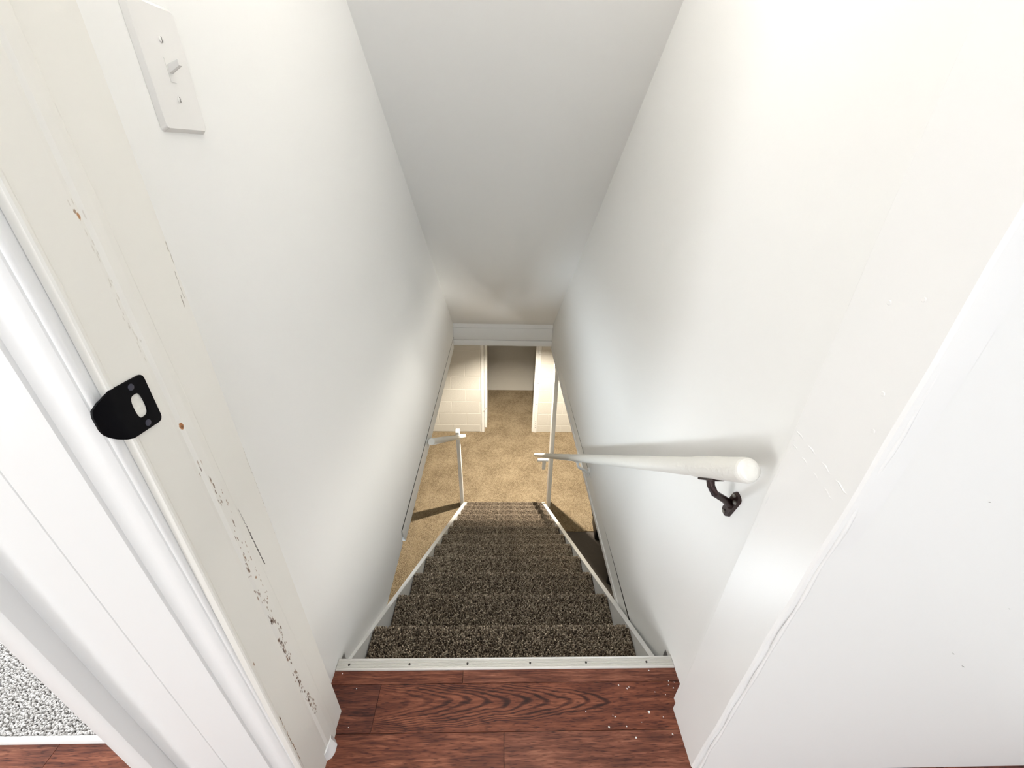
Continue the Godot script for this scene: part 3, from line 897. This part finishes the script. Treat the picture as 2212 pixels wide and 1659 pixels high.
func build_left_frame() -> void:
	var d := hold("door_2")
	setting(d, "white frame post with chipped paint and a black strike plate", "door frame")
	# jamb: plan outline pushed up the wall, texture laid on its face
	var face_mat := jamb_material()
	var jx := -0.410
	var pts := [[-0.4575, 0.117], [jx - 0.002, 0.117], [jx, 0.119], [jx, 0.173], [jx + 0.0016, 0.1755], [jx + 0.0022, 0.185], [jx + 0.0020, 0.1985], [jx - 0.0005, 0.2035], [jx, 0.209], [jx, 0.2565], [jx + 0.0012, 0.2590], [jx + 0.0010, 0.2618], [jx - 0.001, 0.2630], [jx - 0.010, 0.2630], [jx - 0.010, 0.256], [-0.4575, 0.256]]
	var st := begin()
	var ys := []
	for k in 22:
		ys.append(2.06 * k / 21.0)
	for i in pts.size():
		var a: Array = pts[i]
		var b: Array = pts[(i + 1) % pts.size()]
		var n2 := Vector2(b[1] - a[1], -(b[0] - a[0])).normalized()
		var nrm := Vector3(n2.x, 0, n2.y)
		for k in 21:
			var y0: float = ys[k]
			var y1: float = ys[k + 1]
			quad(st, Vector3(a[0], y0, lean_left(a[1], y0)), Vector3(b[0], y0, lean_left(b[1], y0)), Vector3(b[0], y1, lean_left(b[1], y1)), Vector3(a[0], y1, lean_left(a[1], y1)), nrm,
				juv(a[1], y0), juv(b[1], y0), juv(b[1], y1), juv(a[1], y1))
	put(st, "jamb", face_mat, d)
	# stub of the old stop at the floor
	st = begin()
	extrude(st, PackedVector2Array([Vector2(jx, 0.170), Vector2(jx + 0.006, 0.176), Vector2(jx + 0.013, 0.184), Vector2(jx + 0.013, 0.199), Vector2(jx + 0.009, 0.209), Vector2(jx, 0.214)]), func(p: Vector2, t: float) -> Vector3: return Vector3(lerpf(p.x, jx + (p.x - jx) * 0.3, t), 0.032 * t + 0.0005, p.y))
	put(st, "stop_stub", M.casing, d)
	# casing: moulded board, flat board, outer band, each its own piece
	var casing := PackedVector2Array([Vector2(-0.4207, 0.2420), Vector2(-0.4207, 0.2645), Vector2(-0.4218, 0.2668), Vector2(-0.4240, 0.2682), Vector2(-0.4262, 0.2682), Vector2(-0.4272, 0.2668), Vector2(-0.4284, 0.2690), Vector2(-0.433, 0.2712), Vector2(-0.440, 0.2718), Vector2(-0.448, 0.2705), Vector2(-0.456, 0.2712), Vector2(-0.4615, 0.2742), Vector2(-0.4625, 0.2732), Vector2(-0.4640, 0.2768), Vector2(-0.470, 0.2776), Vector2(-0.541, 0.2776), Vector2(-0.5424, 0.2765), Vector2(-0.5424, 0.2420)])
	st = begin()
	extrude(st, casing, func(p: Vector2, t: float) -> Vector3: return Vector3(p.x, 2.12 * t, p.y), 1, true, 35.0)
	put(st, "casing", M.casing, d)
	st = begin()
	extrude(st, PackedVector2Array([Vector2(-0.5434, 0.2585), Vector2(-0.5434, 0.2758), Vector2(-0.5445, 0.2770), Vector2(-0.631, 0.2776), Vector2(-0.633, 0.2776), Vector2(-0.633, 0.2585)]), func(p: Vector2, t: float) -> Vector3: return Vector3(p.x, 2.12 * t, p.y), 1, true, 30.0)
	put(st, "flat_board", M.casing, d)
	st = begin()
	extrude(st, PackedVector2Array([Vector2(-0.632, 0.2400), Vector2(-0.632, 0.2960), Vector2(-0.6335, 0.2998), Vector2(-0.637, 0.3015), Vector2(-0.667, 0.3015), Vector2(-0.6700, 0.2995), Vector2(-0.6705, 0.2400)]), func(p: Vector2, t: float) -> Vector3:
		return Vector3(p.x - 0.006 * (0.7 - 2.12 * t) * 0.6, 2.12 * t, p.y), 1, true, 40.0)
	put(st, "outer_band", M.casing, d)
	# head of the frame and jamb of the neighbouring doorway
	st = begin()
	box(st, Vector3(-0.4575, 2.03, 0.117), Vector3(0.4575, 2.06, 0.262), 0.002)
	put(st, "head_jamb", M.trim, d)
	st = begin()
	box(st, Vector3(-0.668, 0.0, 0.120), Vector3(-0.645, 2.06, 0.2400), 0.002)
	put(st, "neighbour_jamb", M.trim, d)

func juv(z: float, y: float) -> Vector2:
	return Vector2((z - 0.10) / 0.19, (2.05 - y) / 2.05)

func build_right_frame() -> void:
	var d := hold("door_3")
	setting(d, "smooth white frame post with filled hinge marks", "door frame")
	var st := begin()
	var jx := 0.418
	var f := func(p: Vector2, t: float) -> Vector3:
		var y := 2.06 * t
		var wob := 0.0012 * sin(y * 9.0) + 0.0008 * sin(y * 31.0 + 1.0)
		var zz := p.y
		if p.y > 0.2:
			zz += wob + 0.006 * clampf(y - 0.75, -0.75, 0.5)
		else:
			zz += wob * 0.6 - 0.008 * clampf(y - 0.6, -0.6, 0.6)
		return Vector3(p.x, y, zz)
	extrude(st, PackedVector2Array([Vector2(0.4575, 0.116), Vector2(jx + 0.001, 0.116), Vector2(jx, 0.1175), Vector2(jx, 0.238), Vector2(jx + 0.0025, 0.2420), Vector2(jx + 0.010, 0.2435), Vector2(0.4575, 0.2435)]), f, 40, true, 30.0)
	put(st, "jamb", M.casing, d)
	# ridges of filler round the old hinge recess
	for q in [[0.856, 0.121, 0.838, 0.236, 0.0019], [0.834, 0.124, 0.815, 0.222, 0.0015], [0.842, 0.1225, 0.63, 0.1245, 0.0012]]:
		st = begin()
		var pts := []
		var rad := []
		for k in 13:
			var t := k / 12.0
			pts.append(Vector3(jx + 0.0006, lerpf(q[0], q[2], t) + 0.0016 * sin(k * 2.1), lerpf(q[1], q[3], t) + 0.0010 * sin(k * 1.3)))
			rad.append(q[4] * (0.55 + 0.45 * sin(k * 1.9 + 0.5)))
		tube(st, pts, rad, 6)
		put(st, "filler_ridge", M.casing, d)
	for q in [[1.085, 0.2005], [0.975, 0.2105], [1.07, 0.165], [0.93, 0.222]]:
		st = begin()
		tube(st, [Vector3(jx + 0.001, q[0], q[1]), Vector3(jx - 0.0006, q[0], q[1])], [0.0045, 0.0022], 9)
		put(st, "filled_nail_hole", M.casing, d)
	# bead of caulk where frame meets wall
	st = begin()
	var bp := []
	var br := []
	for k in 40:
		var y := 1.02 * k / 39.0
		bp.append(Vector3(0.4285 + 0.0008 * sin(k * 1.1), y, 0.2438 + 0.0007 * sin(k * 0.9)))
		br.append(0.0026 + 0.0007 * sin(k * 1.3))
	tube(st, bp, br, 8)
	put(st, "caulk_bead", M.casing, d)
	var wr := slab("wall_front_right", [[Vector3(0.4285, 0.0, 0.10), Vector3(1.32, 2.42, 0.2435)]], M.wall, "smooth white hall wall beside the frame with filled hinge marks", "wall")
	for q in [[0.796, 0.439, 0.011, 0.6], [0.754, 0.481, 0.008, 0.7], [0.437, 0.794, 0.006, 1.3], [0.598, 0.836, 0.004, 0.2], [0.772, 0.608, 0.004, 0.4]]:
		st = begin()
		var sd := Vector3(cos(q[3]), -sin(q[3]), 0)
		tube(st, [Vector3(q[0], q[1], 0.2434) - sd * q[2] * 0.5, Vector3(q[0], q[1], 0.2434), Vector3(q[0], q[1], 0.2434) + sd * q[2] * 0.5], [0.0003, 0.0008, 0.0003], 6)
		put(st, "scuff", M.scuff, wr)

func step_x(i: int) -> float:
	return SKEW * (i - 1)

func build_stairs() -> void:
	var s := hold("staircase")
	tag(s, "steep staircase in brown carpet between white painted side boards", "staircase")
	# side boards, flush with the nosings
	for side in [-1.0, 1.0]:
		var xin := -0.4445 if side < 0.0 else 0.4265
		var thick := 0.041 if side < 0.0 else 0.037
		var line := func(z: float) -> float: return -RISE + (z - NOSE_Z) * RISE / GOING
		var low := HEAD_Z + 0.015
		var prof := PackedVector2Array([Vector2(0.0, line.call(0.0) - 0.004), Vector2(low, line.call(low) - 0.004), Vector2(low, FLOOR), Vector2(low + 0.28, FLOOR), Vector2(0.0, line.call(0.0) - 0.30)])
		var st := begin()
		extrude(st, prof, func(p: Vector2, t: float) -> Vector3:
			var shift := SKEW * (NOSE_Z - p.x) / GOING
			var w := lerpf(0.29 if side < 0.0 else 0.42, 1.0, smoothstep(-0.42, -0.50, p.x))
			return Vector3(xin + shift + side * thick * w * t, p.y, p.x), 1, true, 5.0)
		var o := put(st, "side_board", M.trim, s)
		o.set_meta("label", "white painted side board")
	# carpeted steps
	var spots := []
	var gap := 0.0041
	var x := -0.4385
	while x < 0.4205:
		var z := 0.0
		while z < 0.285:
			spots.append(Vector2(x + rng.randf_range(-0.45, 0.45) * gap, z + rng.randf_range(-0.45, 0.45) * gap))
			z += gap
		x += gap
	var mm := MultiMesh.new()
	mm.transform_format = MultiMesh.TRANSFORM_3D
	mm.use_colors = true
	mm.mesh = yarn_mesh()
	var wrap := 9
	var cols := [Color(0.055, 0.040, 0.031), Color(0.29, 0.232, 0.172), Color(0.82, 0.70, 0.54)]
	var extra := int((0.859 / gap)) * wrap
	mm.instance_count = spots.size() + extra
	var nr := 0.016
	for i in mm.instance_count:
		var pos := Vector3.ZERO
		var nrm := Vector3.UP
		if i < spots.size():
			pos = Vector3(spots[i].x, 0.0, spots[i].y)
		else:
			var k := i - spots.size()
			var a := deg_to_rad(8.0 + 112.0 * float(k % wrap) / wrap + rng.randf_range(-5, 5))
			nrm = Vector3(0, cos(a), -sin(a))
			pos = Vector3(-0.4385 + (k / wrap) * gap + rng.randf_range(-0.4, 0.4) * gap, -nr, 0.0) + nrm * nr
		var ax := Vector3(rng.randf_range(-1, 1), rng.randf_range(-1, 1), rng.randf_range(-1, 1)).normalized()
		var b := Basis(ax, rng.randf() * 0.6) * Basis(Quaternion(Vector3.UP, nrm)) * Basis(Vector3.UP, rng.randf() * TAU)
		mm.set_instance_transform(i, Transform3D(b.scaled(Vector3.ONE * rng.randf_range(0.8, 1.25)), pos))
		mm.set_instance_color(i, yarn_color(cols))
	# cross-section of one step: rounded nose, back edge under the step above
	var prof := PackedVector2Array([Vector2(0.29, 0.0)])
	for k in 9:
		var a := deg_to_rad(90.0 + 180.0 * k / 8.0)
		prof.append(Vector2(cos(a) * nr, sin(a) * nr - nr))
	prof.append(Vector2(0.03, -2.0 * nr))
	prof.append(Vector2(0.29, -2.0 * nr))
	var st := begin()
	extrude(st, prof, func(p: Vector2, t: float) -> Vector3: return Vector3(lerpf(-0.4440, 0.4260, t), p.y, p.x))
	var tread := st.commit()
	st = begin()
	box(st, Vector3(-0.4440, -RISE + 0.001, 0.030), Vector3(0.4260, -2.0 * nr, 0.046))
	var riser := st.commit()
	for i in range(1, 13):
		var root := Node3D.new()
		root.name = "step"
		s.add_child(root, true)
		root.position = Vector3(step_x(i), -RISE * i - 0.008, NOSE_Z - GOING * (i - 1) + 0.008)
		for q in [["tread", tread], ["riser", riser]]:
			var o := MeshInstance3D.new()
			o.name = q[0]
			o.mesh = q[1]
			o.material_override = M.backing
			root.add_child(o, true)
			if i == 12 and q[0] == "riser":
				o.scale.y = 0.76
				o.position.y = -0.0085
		var mi := MultiMeshInstance3D.new()
		mi.name = "carpet_pile"
		mi.multimesh = mm
		mi.material_override = M.yarn
		mi.set_meta("kind", "stuff")
		root.add_child(mi, true)
	# drop from the landing to the first tread
	st = begin()
	box(st, Vector3(-0.4440, -RISE - 0.004, 0.012), Vector3(0.4260, -0.013, 0.030))
	put(st, "top_riser", M.backing, s)

func build_rails() -> void:
	# long rail on the right
	var h := hold("handrail")
	tag(h, "long white painted round handrail on brackets along the stairwell wall", "handrail")
	var rail_at := func(z: float) -> Vector3: return Vector3(0.390, 0.742 + 0.803 * (z - 0.076), z)
	var st := begin()
	var pts := []
	var rad := []
	for k in 41:
		var z := lerpf(-0.045, -3.02, k / 40.0)
		pts.append(rail_at.call(z))
		rad.append(0.0200 + 0.0004 * sin(k * 2.3))
	var tip: Vector3 = (pts[40] - pts[39]).normalized()
	for q in [[0.006, 0.019], [0.011, 0.015], [0.014, 0.008]]:
		pts.append(pts[40] + tip * q[0])
		rad.append(q[1])
	tube(st, pts, rad, 20)
	put(st, "rail", M.rail, h)
	st = begin()
	pts = []
	rad = []
	for k in 9:
		pts.append(rail_at.call(lerpf(-0.058, 0.088, k / 8.0)))
		rad.append(0.0221 if k > 0 else 0.0206)
	tip = (pts[8] - pts[7]).normalized()
	for q in [[0.004, 0.0217], [0.008, 0.0202], [0.0115, 0.0170], [0.0130, 0.012]]:
		pts.append(pts[8] + tip * q[0])
		rad.append(q[1])
	tube(st, pts, rad, 24)
	put(st, "end_sleeve", M.rail, h)
	bracket(h, -0.006, M.bronze, M.steel)
	bracket(h, -1.075, M.trim, M.trim)
	# clip that ties the rail to the tall post
	st = begin()
	box(st, Vector3(0.400, -1.745, -2.945), Vector3(0.524, -1.725, -2.905), 0.003)
	box(st, Vector3(0.462, -1.86, -2.94), Vector3(0.500, -1.745, -2.91), 0.003)
	put(st, "post_clip", M.trim, h)
	# short rail on the left
	var g := hold("handrail")
	tag(g, "short white round handrail from the stairwell wall to the short post", "handrail")
	st = begin()
	var a := Vector3(-0.434, -0.303, -1.365)
	var b := Vector3(-0.412, -1.515, -3.06)
	tip = (b - a).normalized()
	tube(st, [a - tip * 0.001, a, a + tip * 0.004, b, b + tip * 0.006, b + tip * 0.010], [0.017, 0.0205, 0.0215, 0.0215, 0.019, 0.012], 20)
	put(st, "rail", M.rail, g)
	# posts
	var tall := hold("stair_post")
	tag(tall, "tall square white post from floor to ceiling beside the stair foot", "post")
	st = begin()
	extrude(st, round_rect(Vector2(-0.020, -0.085), Vector2(0.020, 0.019), 0.003, 2), func(p: Vector2, t: float) -> Vector3: return Vector3(lerpf(0.5785, 0.532, t) + p.x, lerpf(FLOOR, CEIL, t), -2.945 + p.y))
	put(st, "shaft", M.trim, tall)
	var short := hold("stair_post")
	tag(short, "short square white post holding the short handrail at the stair foot", "post")
	st = begin()
	extrude(st, round_rect(Vector2(-0.019, -0.052), Vector2(0.019, 0.018), 0.003, 2), func(p: Vector2, t: float) -> Vector3: return Vector3(lerpf(-0.4530, -0.4700, t) + p.x, lerpf(FLOOR, -1.372, t), -2.945 + p.y))
	put(st, "shaft", M.trim, short)
	st = begin()
	tube(st, [Vector3(-0.47, -1.425, -2.945), Vector3(-0.4345, -1.425, -2.945)], [0.006, 0.006], 8)
	put(st, "rail_bolt", M.trim, short)

func bracket(h: Node3D, z: float, mat: Material, screw: Material) -> void:
	var c := Vector3(0.390, 0.742 + 0.803 * (z - 0.076), z)
	var dir := Vector3(0, 0.803, 1).normalized()
	var under := Vector3(0, 1, -0.803).normalized()
	var root := Node3D.new()
	root.name = "bracket"
	h.add_child(root, true)
	# saddle along the underside of the rail
	var st := begin()
	var s0 := c - under * 0.0225
	extrude(st, round_rect(Vector2(-0.011, -0.0022), Vector2(0.011, 0.0022), 0.002, 2), func(p: Vector2, t: float) -> Vector3: return s0 + Vector3.RIGHT * p.x + under * p.y + dir * lerpf(-0.030, 0.030, t))
	put(st, "saddle", mat, root)
	# arm: down from the saddle, then across to the wall
	st = begin()
	var w := Vector3(0.453, c.y - 0.088, z + 0.012)
	var pts := [s0 - under * 0.001, s0 - under * 0.012, s0 - under * 0.020 + Vector3(0.008, -0.008, 0.002), w + Vector3(-0.018, 0.014, 0), w + Vector3(-0.006, 0.004, 0), w]
	tube(st, pts, [0.0078, 0.0075, 0.0072, 0.0075, 0.009, 0.011], 12)
	put(st, "arm", mat, root)
	# wall plate with three screws
	st = begin()
	var tilt := Vector3(0, 1, 0.28).normalized()
	var across := Vector3(0, -0.28, 1).normalized()
	extrude(st, round_rect(Vector2(-0.013, -0.036), Vector2(0.013, 0.036), 0.010, 4), func(p: Vector2, t: float) -> Vector3: return Vector3(lerpf(0.4572, 0.4505, t), w.y, w.z) + tilt * p.y + across * p.x * lerpf(1.0, 0.85, t))
	put(st, "wall_plate", mat, root)
	for q in [Vector2(-0.004, 0.028), Vector2(0.007, 0.020), Vector2(0.0, -0.028)]:
		st = begin()
		var at: Vector3 = Vector3(0.4505, w.y, w.z) + tilt * q.y + across * q.x
		tube(st, [at, at + Vector3.LEFT * 0.003, at + Vector3.LEFT * 0.0042], [0.0042, 0.0040, 0.0022], 10)
		put(st, "screw", screw, root)

func build_fittings() -> void:
	# light switch on the left wall
	var s := hold("light_switch", Vector3(-WELL, 1.290, -0.043))
	tag(s, "white toggle light switch with an oversized plate on the stairwell wall", "light switch")
	var st := begin()
	extrude(st, round_rect(Vector2(-0.043, -0.068), Vector2(0.043, 0.068), 0.005, 4), func(p: Vector2, t: float) -> Vector3:
		var k := lerpf(1.0, 0.91, t)
		return Vector3(0.0002 + 0.0058 * t, p.y + signf(p.y) * -0.0045 * t, p.x * k))
	put(st, "plate", M.plate, s)
	st = begin()
	box(st, Vector3(0.0055, -0.0125, -0.0052), Vector3(0.0066, 0.0125, 0.0052))
	put(st, "toggle_frame", M.plate, s)
	st = begin()
	extrude(st, round_rect(Vector2(-0.0036, -0.0045), Vector2(0.0036, 0.0045), 0.001, 2), func(p: Vector2, t: float) -> Vector3: return Vector3(0.006 + 0.015 * t, 0.001 + p.y * lerpf(1.0, 0.75, t) + 0.0075 * t, p.x * lerpf(1.0, 0.85, t)))
	put(st, "toggle", M.plate, s)
	for y in [0.0305, -0.0305]:
		st = begin()
		tube(st, [Vector3(0.0050, y, 0), Vector3(0.0068, y, 0), Vector3(0.0074, y, 0)], [0.0034, 0.0033, 0.0018], 12)
		var sc := put(st, "screw", M.plate, s)
		st = begin()
		box(st, Vector3(0.0070, y - 0.0030, -0.0004), Vector3(0.0076, y + 0.0030, 0.0004))
		put(st, "slot", M.screw, sc)
	# strike plate: flat leaf with an opening, its lip curling round the frame's edge
	var k := hold("strike_plate", Vector3(-0.410, 0.967, 0.0))
	tag(k, "matt black strike plate with an oval opening on the chipped frame", "strike plate")
	st = begin()
	# outline in (z, y): leaf on the frame, then a narrower lip
	var outer := PackedVector2Array([Vector2(0.2240, 0.0290), Vector2(0.2605, 0.0305), Vector2(0.2665, 0.0285), Vector2(0.2735, 0.0245), Vector2(0.2785, 0.0190), Vector2(0.2800, 0.0130), Vector2(0.2800, -0.0050), Vector2(0.2780, -0.0120), Vector2(0.2735, -0.0180), Vector2(0.2680, -0.0225), Vector2(0.2605, -0.0262), Vector2(0.2262, -0.0288), Vector2(0.2228, -0.0272), Vector2(0.2210, -0.0240), Vector2(0.2205, 0.0245), Vector2(0.2215, 0.0278)])
	var mid := Vector2(0.2392, 0.0005)
	var inner := PackedVector2Array()
	var edge := PackedVector2Array()
	for q in 72:
		var a := TAU * q / 72.0
		var ray := Vector2(cos(a), sin(a))
		var e := Vector2(signf(ray.x) * pow(absf(ray.x), 0.6) * 0.0072, signf(ray.y) * pow(absf(ray.y), 0.75) * 0.0134)
		inner.append(mid + e)
		var hit := mid + ray * 0.03
		for w in outer.size():
			var x: Variant = Geometry2D.segment_intersects_segment(mid, mid + ray * 0.2, outer[w], outer[(w + 1) % outer.size()])
			if x != null:
				hit = x
		edge.append(hit)
	var bend := func(p: Vector2, lift: float) -> Vector3:
		var over := maxf(0.0, p.x - 0.2615)
		return Vector3(lift - over * over * 22.0, p.y, p.x)
	var lean := func(p: Vector2) -> Vector3: return Vector3(1, 0, maxf(0.0, p.x - 0.2615) * 44.0).normalized()
	var top := 0.0024
	for q in 72:
		var w := (q + 1) % 72
		for ring in 6:
			var t0 := ring / 6.0
			var t1 := (ring + 1) / 6.0
			var a: Vector2 = inner[q].lerp(edge[q], t0)
			var b: Vector2 = inner[w].lerp(edge[w], t0)
			var c: Vector2 = inner[w].lerp(edge[w], t1)
			var d: Vector2 = inner[q].lerp(edge[q], t1)
			var n := [lean.call(a), lean.call(b), lean.call(c), lean.call(d)]
			tri(st, [bend.call(a, top), bend.call(b, top), bend.call(c, top)], [n[0], n[1], n[2]], [Vector2.ZERO, Vector2.RIGHT, Vector2.ONE])
			tri(st, [bend.call(a, top), bend.call(c, top), bend.call(d, top)], [n[0], n[2], n[3]], [Vector2.ZERO, Vector2.ONE, Vector2.DOWN])
		quad(st, bend.call(edge[q], top), bend.call(edge[w], top), bend.call(edge[w], 0.0003), bend.call(edge[q], 0.0003), Vector3(0, edge[q].y - mid.y, edge[q].x - mid.x).normalized())
		quad(st, bend.call(inner[q], top), bend.call(inner[w], top), bend.call(inner[w], 0.0003), bend.call(inner[q], 0.0003), -Vector3(0, inner[q].y - mid.y, inner[q].x - mid.x).normalized())
	put(st, "plate", M.black, k)
	st = begin()
	extrude(st, inner, func(p: Vector2, t: float) -> Vector3: return Vector3(lerpf(0.0002, 0.0007, t), p.y, p.x))
	var pocket := put(st, "bolt_pocket", M.rail, k)
	pocket.set_meta("label", "pale wood showing in the opening")
	for q in [Vector2(0.2390, 0.0225), Vector2(0.2392, -0.0212)]:
		st = begin()
		tube(st, [Vector3(0.0016, q.y, q.x), Vector3(0.0026, q.y, q.x), Vector3(0.0030, q.y, q.x)], [0.0038, 0.0036, 0.0018], 14)
		put(st, "screw", M.black_screw, k)
